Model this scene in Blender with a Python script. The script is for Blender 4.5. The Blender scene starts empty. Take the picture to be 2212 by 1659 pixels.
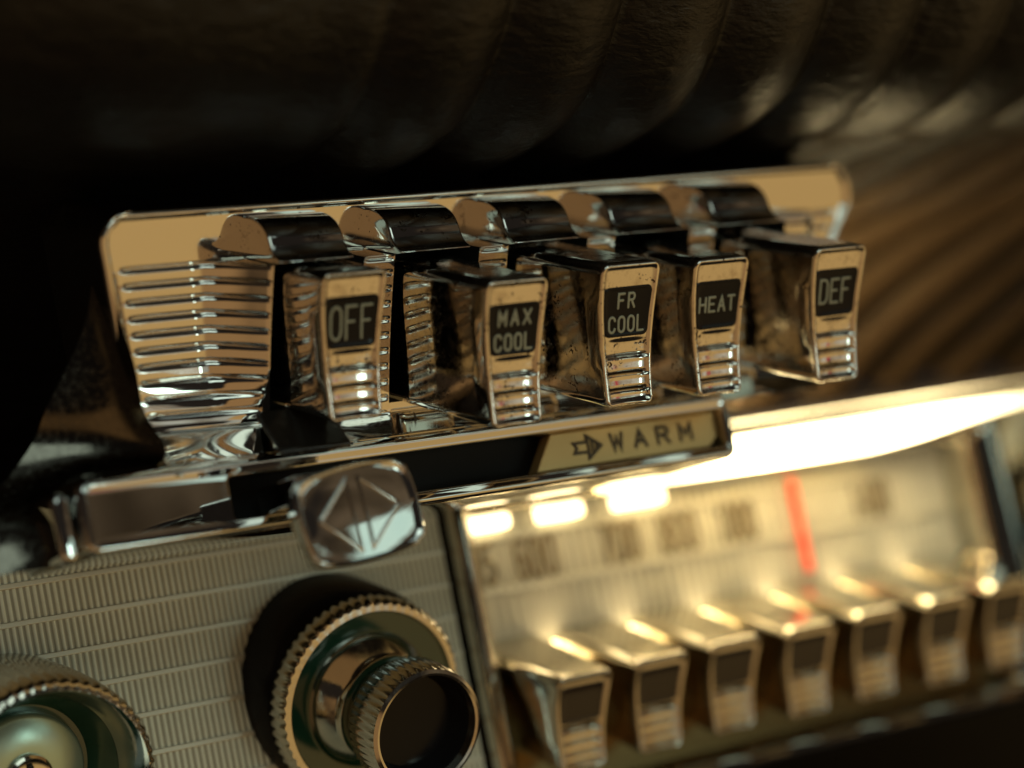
import bpy, bmesh, math, random
from math import sin, cos, radians, pi
from mathutils import Vector, Matrix, noise

random.seed(7)
S = 0.01                      # everything below is written in centimetres
sc = bpy.context.scene
COL = sc.collection

# ------------------------------------------------------------------ camera
TH, PH = radians(33.7), radians(10.8)
FW = Vector((sin(TH)*cos(PH), cos(TH)*cos(PH), -sin(PH)))
cam_data = bpy.data.cameras.new("camera")
cam = bpy.data.objects.new("camera", cam_data)
COL.objects.link(cam)
cam.location = Vector((-23.008, -37.463, 7.337))*S
cam.rotation_euler = FW.to_track_quat('-Z', 'Y').to_euler()
cam_data.sensor_width = 36.0
cam_data.lens = 5000/2212*36
cam_data.clip_start = 0.02
cam_data.clip_end = 50
cam_data.dof.use_dof = True
cam_data.dof.focus_distance = 43.9*S
cam_data.dof.aperture_fstop = 5.1
sc.camera = cam

# ------------------------------------------------------------------ world: the dim car interior and its windows
wd = bpy.data.worlds.new("World")
sc.world = wd
wd.use_nodes = True
nt = wd.node_tree
nt.nodes.clear()
N = nt.nodes.new
L = nt.links.new
out = N('ShaderNodeOutputWorld')
bg = N('ShaderNodeBackground')
L(bg.outputs[0], out.inputs[0])
tc = N('ShaderNodeTexCoord')
sep = N('ShaderNodeSeparateXYZ')
L(tc.outputs['Generated'], sep.inputs[0])


def mth(tree, op, a, b=None, c=None):
    n = tree.nodes.new('ShaderNodeMath')
    n.operation = op
    for i, v in enumerate((a, b, c)):
        if v is None:
            continue
        if isinstance(v, (int, float)):
            n.inputs[i].default_value = v
        else:
            tree.links.new(v, n.inputs[i])
    return n.outputs[0]


def band(tree, v, lo, hi, soft):
    """1 between lo and hi, soft edges"""
    n1 = tree.nodes.new('ShaderNodeMapRange'); n1.interpolation_type = 'SMOOTHSTEP'
    n1.inputs['From Min'].default_value = lo-soft; n1.inputs['From Max'].default_value = lo+soft
    tree.links.new(v, n1.inputs['Value'])
    n2 = tree.nodes.new('ShaderNodeMapRange'); n2.interpolation_type = 'SMOOTHSTEP'
    n2.inputs['From Min'].default_value = hi+soft; n2.inputs['From Max'].default_value = hi-soft
    tree.links.new(v, n2.inputs['Value'])
    return mth(tree, 'MULTIPLY', n1.outputs[0], n2.outputs[0])


def mixc(tree, fac, a, b):
    n = tree.nodes.new('ShaderNodeMix'); n.data_type = 'RGBA'
    if isinstance(fac, (int, float)):
        n.inputs[0].default_value = fac
    else:
        tree.links.new(fac, n.inputs[0])
    for i, v in ((6, a), (7, b)):
        if isinstance(v, tuple):
            n.inputs[i].default_value = (*v[:3], 1)
        else:
            tree.links.new(v, n.inputs[i])
    return n.outputs[2]


X_, Y_, Z_ = sep.outputs
nz = N('ShaderNodeTexNoise'); nz.inputs['Scale'].default_value = 2.2; nz.inputs['Detail'].default_value = 3
L(tc.outputs['Generated'], nz.inputs['Vector'])
wob = mth(nt, 'MULTIPLY_ADD', nz.outputs[0], 0.25, -0.125)
Zw = mth(nt, 'ADD', Z_, wob)
# seats: tan leather behind the camera, lit by daylight
seat = mth(nt, 'MULTIPLY', band(nt, Z_, -0.62, 0.13, 0.05), band(nt, Y_, -1.3, -0.12, 0.12))
seat = mth(nt, 'MULTIPLY', seat, band(nt, X_, -1.3, 1.3, 0.06))
seatc = mixc(nt, nz.outputs[0], (0.50, 0.305, 0.10), (0.66, 0.43, 0.17))
c0 = mixc(nt, band(nt, Z_, -0.2, 1.2, 0.5), (0.012, 0.009, 0.006), (0.020, 0.016, 0.013))
# roof lining: dull brown grey
lin_ = mth(nt, 'MULTIPLY', band(nt, Zw, 0.16, 0.62, 0.06), band(nt, Y_, -1.3, -0.05, 0.1))
lin_ = mth(nt, 'MULTIPLY', lin_, band(nt, mth(nt, 'MULTIPLY_ADD', wob, 0.5, X_), 0.435, 1.3, 0.03))
nz3 = N('ShaderNodeTexNoise'); nz3.inputs['Scale'].default_value = 5.5; nz3.inputs['Detail'].default_value = 3; nz3.inputs['Distortion'].default_value = 1.2
L(tc.outputs['Generated'], nz3.inputs['Vector'])
ln = N('ShaderNodeMapRange'); ln.inputs['From Min'].default_value = 0.36; ln.inputs['From Max'].default_value = 0.64
L(nz3.outputs[0], ln.inputs['Value'])
c1 = mixc(nt, lin_, c0, mixc(nt, ln.outputs[0], (0.040, 0.027, 0.015), (0.165, 0.115, 0.066)))
# left door trim: dark brown pink
door = mth(nt, 'MULTIPLY', band(nt, Zw, -0.5, 0.35, 0.08), band(nt, X_, -1.3, -0.25, 0.1))
door = mth(nt, 'MULTIPLY', door, band(nt, Y_, 0.0, 1.3, 0.2))
c2 = mixc(nt, door, c1, (0.030, 0.018, 0.010))
seatl = mixc(nt, band(nt, X_, -0.1, 2, 0.15), (0.34, 0.19, 0.075), seatc)
c3 = mixc(nt, seat, c2, seatl)
glow = mth(nt, 'MULTIPLY', band(nt, Zw, -0.01, 0.22, 0.03), band(nt, mth(nt, 'ADD', X_, wob), -0.25, 0.46, 0.05))
glow = mth(nt, 'MULTIPLY', glow, band(nt, Y_, -1.3, -0.3, 0.1))
nz2 = N('ShaderNodeTexNoise'); nz2.inputs['Scale'].default_value = 7; nz2.inputs['Detail'].default_value = 4
L(tc.outputs['Generated'], nz2.inputs['Vector'])
gn = N('ShaderNodeMapRange'); gn.inputs['From Min'].default_value = 0.38; gn.inputs['From Max'].default_value = 0.62
L(nz2.outputs[0], gn.inputs['Value'])
c4 = mixc(nt, glow, c3, mixc(nt, gn.outputs[0], (0.16, 0.12, 0.08), (0.50, 0.52, 0.44)))
glow2 = mth(nt, 'MULTIPLY', band(nt, Zw, 0.0, 0.15, 0.02), band(nt, X_, 0.2, 0.98, 0.05))
glow2 = mth(nt, 'MULTIPLY', glow2, band(nt, Y_, -1.3, -0.3, 0.1))
c4 = mixc(nt, glow2, c4, mixc(nt, gn.outputs[0], (0.24, 0.17, 0.10), (0.58, 0.52, 0.40)))
redn = mth(nt, 'MULTIPLY', band(nt, Z_, 0.0, 0.10, 0.02), band(nt, X_, 0.70, 0.76, 0.015))
redn = mth(nt, 'MULTIPLY', redn, band(nt, Y_, -1.3, -0.3, 0.1))
c5 = mixc(nt, redn, c4, (0.50, 0.05, 0.06))
L(c5, bg.inputs[0])
bg.inputs[1].default_value = 1.0

sc.view_settings.view_transform = 'Standard'
sc.view_settings.look = 'None'
sc.view_settings.exposure = 0.0
sc.view_settings.gamma = 1.0
sc.render.engine = 'CYCLES'
sc.cycles.max_bounces = 10
sc.cycles.glossy_bounces = 8
sc.cycles.use_denoising = True
sc.cycles.sample_clamp_indirect = 6.0


def area(name, loc, target, w, h, power, color, spread=180):
    ld = bpy.data.lights.new(name, 'AREA')
    ld.shape = 'RECTANGLE'; ld.size = w*S; ld.size_y = h*S
    ld.energy = power; ld.color = color; ld.spread = radians(spread)
    o = bpy.data.objects.new(name, ld)
    COL.objects.link(o)
    o.location = Vector(loc)*S
    o.rotation_euler = (Vector(target)-Vector(loc)).to_track_quat('-Z', 'Y').to_euler()
    return o


# daylight windows of the car (cool), far behind the camera
area("side_window_light", (28, -93, 8), (4, 0, -1), 11, 16, 0.40, (0.72, 1.0, 0.90))
area("door_window_light", (62, -86, 25), (-2.5, -3, -4), 32, 20, 0.20, (0.70, 1.0, 0.88))
area("windscreen_light", (0, -30, 75), (4, 0, 4), 40, 16, 0.13, (0.80, 1.0, 0.92))

area("faceplate_fill_light", (-34, -58, 72), (-2, 2, -8), 60, 46, 1.35, (0.80, 1.0, 0.88))  # added cool fill from high left, brightens the ribbed faceplate

# ------------------------------------------------------------------ helpers
AL = radians(20.5)
SA, CA = sin(AL), cos(AL)


def F(x, s, n, off):
    """point on a plane that leans back 20.5 degrees: s up the plane, n out of it"""
    return (x, off + s*SA - n*CA, s*CA + n*SA)


def frame_matrix(x, s, n, off):
    """rotation taking local (x, y out, z up plane) ; local -Y is the outward normal"""
    m = Matrix(((1, 0, 0), (0, CA, SA), (0, -SA, CA))).to_4x4()
    m.translation = Vector(F(x, s, n, off))
    return m


def mesh_obj(name, verts, faces, mat, parent=None, smooth=False, bevel=0.0, seg=3, sub=0, auto=None, origin=None):
    me = bpy.data.meshes.new(name)
    o_ = Vector(origin) if origin else Vector((0, 0, 0))
    me.from_pydata([(Vector(v)-o_)*S for v in verts], [], faces)
    me.validate()
    bm = bmesh.new(); bm.from_mesh(me)
    bmesh.ops.recalc_face_normals(bm, faces=bm.faces)
    bm.to_mesh(me); bm.free()
    me.materials.append(mat)
    o = bpy.data.objects.new(name, me)
    COL.objects.link(o)
    o.location = o_*S
    if parent is not None:
        o.parent = parent
        w = Vector((0, 0, 0)); q = parent
        while q is not None:
            w += q.location; q = q.parent
        o.location = o_*S - w
    if smooth or auto is not None:
        me.polygons.foreach_set('use_smooth', [True]*len(me.polygons))
        if auto is not None:
            bm = bmesh.new(); bm.from_mesh(me)
            for e in bm.edges:
                if len(e.link_faces) == 2 and e.calc_face_angle(0) > radians(auto):
                    e.smooth = False
            bm.to_mesh(me); bm.free()
    if bevel > 0:
        b = o.modifiers.new('bevel', 'BEVEL'); b.width = bevel*S; b.segments = seg
        b.limit_method = 'ANGLE'; b.angle_limit = radians(28); b.harden_normals = True
        me.polygons.foreach_set('use_smooth', [True]*len(me.polygons))
    if sub:
        m = o.modifiers.new('sub', 'SUBSURF'); m.levels = sub; m.render_levels = sub
    return o


def empty(name, loc, label=None, cat=None, group=None):
    o = bpy.data.objects.new(name, None)
    COL.objects.link(o)
    o.location = Vector(loc)*S
    o.empty_display_size = 0.01
    if label:
        o['label'] = label; o['category'] = cat
    if group:
        o['group'] = group
    return o


def tag(o, label, cat, group=None):
    o['label'] = label; o['category'] = cat
    if group:
        o['group'] = group


def box(x0, x1, y0, y1, z0, z1, fn=lambda x, y, z: (x, y, z)):
    v = [fn(x, y, z) for x in (x0, x1) for y in (y0, y1) for z in (z0, z1)]
    f = [(0, 1, 3, 2), (4, 6, 7, 5), (0, 4, 5, 1), (2, 3, 7, 6), (0, 2, 6, 4), (1, 5, 7, 3)]
    return v, f


def grid(us, vs, fn, skip=None):
    verts = [fn(u, v) for v in vs for u in us]
    nu = len(us)
    faces = []
    for j in range(len(vs)-1):
        for i in range(nu-1):
            if skip and skip(us[i], us[i+1], vs[j], vs[j+1]):
                continue
            a = j*nu+i
            faces.append((a, a+1, a+nu+1, a+nu))
    return verts, faces


def lin(a, b, n):
    return [a+(b-a)*i/(n-1) for i in range(n)]


def sstep(t):
    t = max(0, min(1, t)); return t*t*(3-2*t)


# ------------------------------------------------------------------ materials
def new_mat(name):
    m = bpy.data.materials.new(name); m.use_nodes = True
    b = m.node_tree.nodes['Principled BSDF']
    return m, m.node_tree, b


def chrome(name, col=(0.62, 0.60, 0.57), rough=0.05, pits=0.0, wave=0.15, wscale=120, scratch=0.25, grime=0.0):
    m, t, b = new_mat(name)
    b.inputs['Metallic'].default_value = 1
    tcn = t.nodes.new('ShaderNodeTexCoord')
    n1 = t.nodes.new('ShaderNodeTexNoise'); n1.inputs['Scale'].default_value = wscale; n1.inputs['Detail'].default_value = 2
    t.links.new(tcn.outputs['Object'], n1.inputs['Vector'])
    n2 = t.nodes.new('ShaderNodeTexNoise'); n2.inputs['Scale'].default_value = 900; n2.inputs['Detail'].default_value = 5
    t.links.new(tcn.outputs['Object'], n2.inputs['Vector'])
    r = t.nodes.new('ShaderNodeMapRange'); r.inputs['From Min'].default_value = 0.35; r.inputs['From Max'].default_value = 0.75
    r.inputs['To Min'].default_value = rough*0.7; r.inputs['To Max'].default_value = rough*2.2
    t.links.new(n2.outputs[0], r.inputs['Value'])
    colr = col
    rsock = r.outputs[0]
    if pits > 0:
        v = t.nodes.new('ShaderNodeTexNoise'); v.inputs['Scale'].default_value = 1700; v.inputs['Detail'].default_value = 2
        t.links.new(tcn.outputs['Object'], v.inputs['Vector'])
        v2 = t.nodes.new('ShaderNodeTexNoise'); v2.inputs['Scale'].default_value = 260; v2.inputs['Detail'].default_value = 3
        t.links.new(tcn.outputs['Object'], v2.inputs['Vector'])
        a = mth(t, 'MULTIPLY_ADD', v2.outputs[0], 0.55, mth(t, 'MULTIPLY', v.outputs[0], 0.62))
        pr = t.nodes.new('ShaderNodeMapRange'); pr.inputs['From Min'].default_value = 0.72-0.05*pits; pr.inputs['From Max'].default_value = 0.76-0.05*pits
        t.links.new(a, pr.inputs['Value'])
        colr = mixc(t, pr.outputs[0], col, (0.05, 0.032, 0.02))
        rsock = mth(t, 'MULTIPLY_ADD', pr.outputs[0], 0.35, rsock)
    if grime > 0:
        g = t.nodes.new('ShaderNodeTexNoise'); g.inputs['Scale'].default_value = 330; g.inputs['Detail'].default_value = 6; g.inputs['Roughness'].default_value = 0.7
        t.links.new(tcn.outputs['Object'], g.inputs['Vector'])
        gr = t.nodes.new('ShaderNodeMapRange'); gr.inputs['From Min'].default_value = 0.52; gr.inputs['From Max'].default_value = 0.72
        gr.inputs['To Max'].default_value = grime
        t.links.new(g.outputs[0], gr.inputs['Value'])
        colr = mixc(t, gr.outputs[0], colr, (0.20, 0.13, 0.075))
        rsock = mth(t, 'MULTIPLY_ADD', gr.outputs[0], 0.3, rsock)
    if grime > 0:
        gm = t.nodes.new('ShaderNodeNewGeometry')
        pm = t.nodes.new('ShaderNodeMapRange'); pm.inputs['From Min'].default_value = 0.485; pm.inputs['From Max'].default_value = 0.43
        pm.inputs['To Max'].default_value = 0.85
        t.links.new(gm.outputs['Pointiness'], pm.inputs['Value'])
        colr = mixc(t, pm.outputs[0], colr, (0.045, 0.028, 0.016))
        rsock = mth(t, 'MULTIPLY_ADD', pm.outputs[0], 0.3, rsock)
    if isinstance(colr, tuple):
        b.inputs['Base Color'].default_value = (*colr, 1)
    else:
        t.links.new(colr, b.inputs['Base Color'])
    t.links.new(rsock, b.inputs['Roughness'])
    bp = t.nodes.new('ShaderNodeBump'); bp.inputs['Strength'].default_value = wave; bp.inputs['Distance'].default_value = 0.0004
    t.links.new(n1.outputs[0], bp.inputs['Height'])
    bp2 = t.nodes.new('ShaderNodeBump'); bp2.inputs['Strength'].default_value = scratch*0.3; bp2.inputs['Distance'].default_value = 0.00003
    t.links.new(n2.outputs[0], bp2.inputs['Height']); t.links.new(bp.outputs[0], bp2.inputs['Normal'])
    t.links.new(bp2.outputs[0], b.inputs['Normal'])
    return m


def plain(name, col, rough=0.5, metal=0.0, spec=0.5, bump=0.0, bscale=600, coat=0.0, emis=None, estr=0, var=0.0):
    m, t, b = new_mat(name)
    b.inputs['Base Color'].default_value = (*col, 1)
    b.inputs['Roughness'].default_value = rough
    b.inputs['Metallic'].default_value = metal
    b.inputs['Specular IOR Level'].default_value = spec
    b.inputs['Coat Weight'].default_value = coat
    b.inputs['Coat Roughness'].default_value = 0.06
    tcn = t.nodes.new('ShaderNodeTexCoord')
    n = t.nodes.new('ShaderNodeTexNoise'); n.inputs['Scale'].default_value = bscale; n.inputs['Detail'].default_value = 4
    t.links.new(tcn.outputs['Object'], n.inputs['Vector'])
    if bump:
        bp = t.nodes.new('ShaderNodeBump'); bp.inputs['Strength'].default_value = bump; bp.inputs['Distance'].default_value = 0.0003
        t.links.new(n.outputs[0], bp.inputs['Height']); t.links.new(bp.outputs[0], b.inputs['Normal'])
    if var:
        c = mixc(t, n.outputs[0], tuple(x*(1-var) for x in col), tuple(min(1, x*(1+var)) for x in col))
        t.links.new(c, b.inputs['Base Color'])
    if emis:
        b.inputs['Emission Color'].default_value = (*emis, 1)
        b.inputs['Emission Strength'].default_value = estr
    return m


M_plate = chrome('plate_chrome', (0.68, 0.66, 0.62), 0.045, pits=0.0, wave=0.03, wscale=40)
M_hood = chrome('hood_chrome', (0.58, 0.56, 0.53), 0.045, pits=0.3, wave=0.04, wscale=70)
M_button = chrome('worn_button_chrome', (0.66, 0.63, 0.58), 0.06, pits=0.6, wave=0.07, wscale=200, scratch=0.8, grime=0.45)
M_slider = chrome('slider_chrome', (0.60, 0.60, 0.58), 0.03, pits=0.0, wave=0.05, wscale=80)
M_flange = chrome('dark_flange_metal', (0.13, 0.12, 0.10), 0.14, wave=0.08, wscale=60)
M_trim = chrome('trim_chrome', (0.60, 0.58, 0.55), 0.06, wave=0.12, wscale=70)
M_radio = chrome('radio_chrome', (0.58, 0.55, 0.48), 0.08, wave=0.1)
M_serr = chrome('serrated_chrome', (0.55, 0.52, 0.46), 0.12, wave=0.1)
M_black = plain('black_recess', (0.004, 0.004, 0.004), 0.6, spec=0.2)
M_window = plain('black_button_window', (0.010, 0.009, 0.010), 0.16, spec=0.13, bump=0.1, bscale=300)
M_slab = plain('scratched_black', (0.012, 0.010, 0.008), 0.22, spec=0.5, bump=0.5, bscale=350)
M_letter = plain('cream_lettering', (0.36, 0.37, 0.28), 0.6, bump=0.3, bscale=2500, var=0.25)
M_darkletter = plain('dark_lettering', (0.05, 0.04, 0.028), 0.5)
M_warm = plain('tan_enamel', (0.64, 0.43, 0.18), 0.25, metal=0.6, bump=0.03)
M_wire = plain('woven_wire', (0.66, 0.62, 0.50), 0.35, metal=0.3)
M_rwin = plain('radio_key_window', (0.02, 0.013, 0.010), 0.2, spec=0.4)
M_green = plain('green_enamel', (0.010, 0.05, 0.032), 0.12, coat=0.6)
M_silver = plain('silver_disc', (0.42, 0.55, 0.46), 0.30, metal=0.7, bump=0.2, bscale=200)
M_red = plain('red_needle', (0.70, 0.03, 0.01), 0.4, emis=(1.0, 0.07, 0.02), estr=0.75)
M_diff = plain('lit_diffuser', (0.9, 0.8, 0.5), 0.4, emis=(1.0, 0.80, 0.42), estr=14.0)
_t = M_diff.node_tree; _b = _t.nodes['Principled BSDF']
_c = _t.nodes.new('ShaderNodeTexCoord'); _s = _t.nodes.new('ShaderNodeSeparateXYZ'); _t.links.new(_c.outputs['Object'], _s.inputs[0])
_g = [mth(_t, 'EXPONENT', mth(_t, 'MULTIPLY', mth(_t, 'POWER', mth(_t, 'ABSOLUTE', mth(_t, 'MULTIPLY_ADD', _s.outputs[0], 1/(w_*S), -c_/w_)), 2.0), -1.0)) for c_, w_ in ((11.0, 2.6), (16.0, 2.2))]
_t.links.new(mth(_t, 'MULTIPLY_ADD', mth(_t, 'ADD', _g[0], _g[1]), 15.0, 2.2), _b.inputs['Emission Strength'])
M_diff2 = plain('lit_glint', (0.9, 0.8, 0.5), 0.4, emis=(1.0, 0.78, 0.42), estr=5.0)
M_diff3 = plain('lit_strip_glow', (0.9, 0.8, 0.5), 0.4, emis=(1.0, 0.72, 0.32), estr=8.0)
M_dialnum = plain('dial_numerals', (0.17, 0.13, 0.07), 0.6)


def pad_material():
    m, t, b = new_mat('black_grained_vinyl')
    b.inputs['Base Color'].default_value = (0.0055, 0.0042, 0.0032, 1)
    b.inputs['Roughness'].default_value = 0.31
    b.inputs['Specular IOR Level'].default_value = 0.36
    tcn = t.nodes.new('ShaderNodeTexCoord')
    n1 = t.nodes.new('ShaderNodeTexNoise'); n1.inputs['Scale'].default_value = 260; n1.inputs['Detail'].default_value = 7; n1.inputs['Roughness'].default_value = 0.62
    mp = t.nodes.new('ShaderNodeMapping'); mp.inputs['Scale'].default_value = (0.6, 1, 1.3)
    t.links.new(tcn.outputs['Object'], mp.inputs[0]); t.links.new(mp.outputs[0], n1.inputs['Vector'])
    n2 = t.nodes.new('ShaderNodeTexNoise'); n2.inputs['Scale'].default_value = 45; n2.inputs['Detail'].default_value = 3
    t.links.new(tcn.outputs['Object'], n2.inputs['Vector'])
    h = mth(t, 'MULTIPLY_ADD', n2.outputs[0], 1.6, n1.outputs[0])
    bp = t.nodes.new('ShaderNodeBump'); bp.inputs['Strength'].default_value = 0.85; bp.inputs['Distance'].default_value = 0.0007
    t.links.new(h, bp.inputs['Height']); t.links.new(bp.outputs[0], b.inputs['Normal'])
    return m


M_pad = pad_material()


def mesh_plate_material(name, c1, c2):
    """fine vertical flutes: polished lands, dull dirty grooves (period as the geometry)"""
    m, t, b = new_mat(name)
    b.inputs['Metallic'].default_value = 0.15
    b.inputs['Roughness'].default_value = 0.34
    tcn = t.nodes.new('ShaderNodeTexCoord')
    n1 = t.nodes.new('ShaderNodeTexNoise'); n1.inputs['Scale'].default_value = 150; n1.inputs['Detail'].default_value = 5
    t.links.new(tcn.outputs['Object'], n1.inputs['Vector'])
    sp = t.nodes.new('ShaderNodeSeparateXYZ'); t.links.new(tcn.outputs['Object'], sp.inputs[0])
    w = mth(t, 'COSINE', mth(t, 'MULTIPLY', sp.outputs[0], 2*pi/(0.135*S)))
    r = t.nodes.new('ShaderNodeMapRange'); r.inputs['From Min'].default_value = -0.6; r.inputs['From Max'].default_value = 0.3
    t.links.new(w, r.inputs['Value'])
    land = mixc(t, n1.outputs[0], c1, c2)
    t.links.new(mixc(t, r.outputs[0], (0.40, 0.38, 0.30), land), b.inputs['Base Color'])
    return m


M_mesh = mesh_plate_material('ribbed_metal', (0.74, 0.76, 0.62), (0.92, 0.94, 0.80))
M_dial = plain('dial_glass_backing', (0.52, 0.50, 0.40), 0.4, metal=0.2, var=0.08, bscale=150, emis=(1.0, 0.78, 0.45), estr=0.03)

# ------------------------------------------------------------------ stroke lettering (raised round strokes)
def arc(cx, cy, rx, ry, a0, a1, n=9):
    return [(cx+rx*cos(radians(a0+(a1-a0)*i/(n-1))), cy+ry*sin(radians(a0+(a1-a0)*i/(n-1)))) for i in range(n)]


OVAL = arc(.5, .72, .5, .28, 0, 180)+arc(.5, .28, .5, .28, 180, 360)+[(1, .72)]
G = {
    'O': [OVAL], '0': [OVAL],
    'C': [arc(.5, .72, .5, .28, 10, 180)+arc(.5, .28, .5, .28, 180, 350)],
    'F': [[(0, 0), (0, 1), (.95, 1)], [(0, .53), (.75, .53)]],
    'E': [[(.95, 1), (0, 1), (0, 0), (.95, 0)], [(0, .52), (.75, .52)]],
    'L': [[(0, 1), (0, 0), (.95, 0)]],
    'M': [[(0, 0), (0, 1), (.5, .35), (1, 1), (1, 0)]],
    'A': [[(0, 0), (.5, 1), (1, 0)], [(.18, .34), (.82, .34)]],
    'X': [[(0, 0), (1, 1)], [(0, 1), (1, 0)]],
    'R': [[(0, 0), (0, 1), (.6, 1)]+arc(.6, .76, .38, .24, 90, -90)+[(0, .52)], [(.5, .52), (1, 0)]],
    'H': [[(0, 0), (0, 1)], [(1, 0), (1, 1)], [(0, .52), (1, .52)]],
    'T': [[(.5, 0), (.5, 1)], [(0, 1), (1, 1)]],
    'D': [[(0, 0), (0, 1), (.5, 1)]+arc(.5, .72, .5, .28, 90, 0)+arc(.5, .28, .5, .28, 0, -90)+[(0, 0)]],
    'W': [[(0, 1), (.22, 0), (.5, .8), (.78, 0), (1, 1)]],
    '5': [[(.9, 1), (.08, 1), (.04, .55), (.5, .6)]+arc(.5, .3, .45, .3, 80, -150)],
    '6': [[(.85, .95)]+arc(.5, .72, .5, .28, 70, 180)+arc(.5, .28, .5, .28, 180, 520)],
    '7': [[(0, 1), (1, 1), (.35, 0)]],
    '8': [arc(.5, .76, .42, .24, 0, 360), arc(.5, .26, .5, .26, 0, 360)],
    '1': [[(.2, .8), (.5, 1), (.5, 0)]],
    '4': [[(.75, 0), (.75, 1), (0, .3), (1, .3)]],
}
ADV = {'1': .7}


def strokes_mesh(name, polys, rad, xf, mat, parent, flat=0.5):
    """tubes along 2-D polylines; xf maps (u, v, w out) to world cm"""
    verts, faces = [], []
    K = 8
    for pl in polys:
        pts = [Vector((p[0], p[1], 0)) for p in pl]
        rings = []
        n = len(pts)
        closed = (pts[0]-pts[-1]).length < 1e-5
        dirs = []
        for i in range(n):
            a = pts[max(i-1, 0)]; c = pts[min(i+1, n-1)]
            if closed and i in (0, n-1):
                a = pts[-2]; c = pts[1]
            d1 = (pts[i]-a); d2 = (c-pts[i])
            if d1.length < 1e-9: d1 = d2
            if d2.length < 1e-9: d2 = d1
            d1 = d1.normalized(); d2 = d2.normalized()
            d = (d1+d2)
            d = d.normalized() if d.length > 1e-6 else d1
            k = 1/max(0.45, d.dot(d1))
            dirs.append((d, k))
        seq = []
        d0 = dirs[0][0]; d1 = dirs[-1][0]
        if not closed:
            seq.append((pts[0]-d0*rad*0.95, d0, 0.3)); seq.append((pts[0]-d0*rad*0.6, d0, 0.8))
        for p, (d, k) in zip(pts, dirs):
            seq.append((p, d, k))
        if not closed:
            seq.append((pts[-1]+d1*rad*0.6, d1, 0.8)); seq.append((pts[-1]+d1*rad*0.95, d1, 0.3))
        for p, d, k in seq:
            nrm = Vector((-d.y, d.x, 0))
            ring = []
            for q in range(K):
                a = 2*pi*q/K
                pos = p+nrm*(cos(a)*rad*k)
                ring.append(len(verts))
                verts.append(xf(pos.x, pos.y, sin(a)*rad*flat*min(1, k)))
            rings.append(ring)
        for r0, r1 in zip(rings[:-1], rings[1:]):
            for q in range(K):
                faces.append((r0[q], r0[(q+1) % K], r1[(q+1) % K], r1[q]))
        if not closed:
            faces.append(tuple(rings[0])); faces.append(tuple(reversed(rings[-1])))
    return mesh_obj(name, verts, faces, mat, parent, smooth=True)


def text_polys(txt, cx, cy, h, w, gap):
    """centred text: glyph width w, height h"""
    n = len(txt)
    tot = n*w+(n-1)*gap
    x = cx-tot/2
    polys = []
    for ch in txt:
        for pl in G[ch]:
            polys.append([(x+p[0]*w, cy-h/2+p[1]*h) for p in pl])
        x += w+gap
    return polys


# ------------------------------------------------------------------ THE DASH PAD (setting)
PROF = [(-3.2, 15), (-3.0, 11), (-2.6, 8), (-2.0, 5.9), (-0.9, 4.4), (0.6, 3.5), (2.2, 3.05), (3.7, 2.3),
        (5.2, 1.35), (6.6, 0.2), (7.9, -1.2), (9.1, -2.8), (10.2, -4.6)]


def prof(t):
    i = min(int(t), len(PROF)-2); f = t-i
    p = [Vector((*PROF[max(0, min(len(PROF)-1, k))], 0)) for k in (i-1, i, i+1, i+2)]
    a, b_, c, d = p
    pos = 0.5*((2*b_)+(-a+c)*f+(2*a-5*b_+4*c-d)*f*f+(-a+3*b_-3*c+d)*f**3)
    tan = 0.5*((-a+c)+2*(2*a-5*b_+4*c-d)*f+3*(-a+3*b_-3*c+d)*f*f)
    return pos, tan


def pad_pt(x, t):
    pos, tan = prof(t)
    nrm = Vector((-tan.y, tan.x, 0)).normalized()      # (y,z) normal
    if nrm.x > 0:
        nrm = -nrm
    P = 2.55 if x < 11 else 1.75
    ph = ((x-0.5)/2.55 if x < 11 else (10.5/2.55)+(x-11)/2.5)
    ph += 0.50*max(0, t-5.6)*sstep((x-8.0)/4.0)
    fr = ph % 1.0
    sc_ = 0.55*abs(math.sin(pi*fr))**0.75*(1.0+1.0*sstep((x-11)/2)*sstep((t-6)/2))
    amp = sstep((x+3.4)/2.2)
    lo = sstep((t-1.0)/2.0)
    h = sc_*amp*(0.55+0.25*lo)*(0.8 if x > 11 else 1.0)
    h += 0.12*noise.noise(Vector((x*0.25, t*0.6, 0)))
    y = pos.x+nrm.x*h; z = pos.y+nrm.y*h
    # left end: the pad rolls away from the driver side
    k = sstep((-4-x)/12)
    y += 2.5*k
    return (x, y, z)


xs = lin(-22, 34, 560)
ts = lin(0, len(PROF)-1.001, 120)
v, f = grid(xs, ts, pad_pt)
pad = mesh_obj('dash_pad', v, f, M_pad, smooth=True)
pad['kind'] = 'structure'
pad['label'] = 'black grained vinyl dash pad with rounded vertical flutes'

# black lower dash behind and below everything
v, f = box(-26, 36, 8.6, 9.3, -34, -4.9)
o = mesh_obj('lower_dash', v, f, M_black); o['kind'] = 'structure'
v, f = box(-26, 36, -3.2, -2.6, -34, -11.95, fn=lambda x, y, z: (x, y+0.8*(1 if z > -20 else 0), z))
o = mesh_obj('lower_dash_front', v, f, M_black); o['kind'] = 'structure'

# ------------------------------------------------------------------ CLIMATE CONTROL PANEL
PITCH = 2.55
XS = [-2.55, 0.0, 2.55, 5.10, 7.65]
HL, HR = -0.95, 0.92                     # hood / opening extent round each button centre


OPEN_EDGES = [c+d for c in XS for d in (HL, HR+0.02)]


def y_rib(z):
    return -0.30-0.10*z+0.07*(1-min(1, abs(z-0.2)/1.6)**2)


ZL = -1.35                                # lowest rib


def y_low(z):
    """ribbed face, then a cove that comes forward to the lower lip"""
    if z > ZL:
        return y_rib(z)
    t = (ZL-z)/0.62
    return y_rib(ZL)-0.62*t*t


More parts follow.
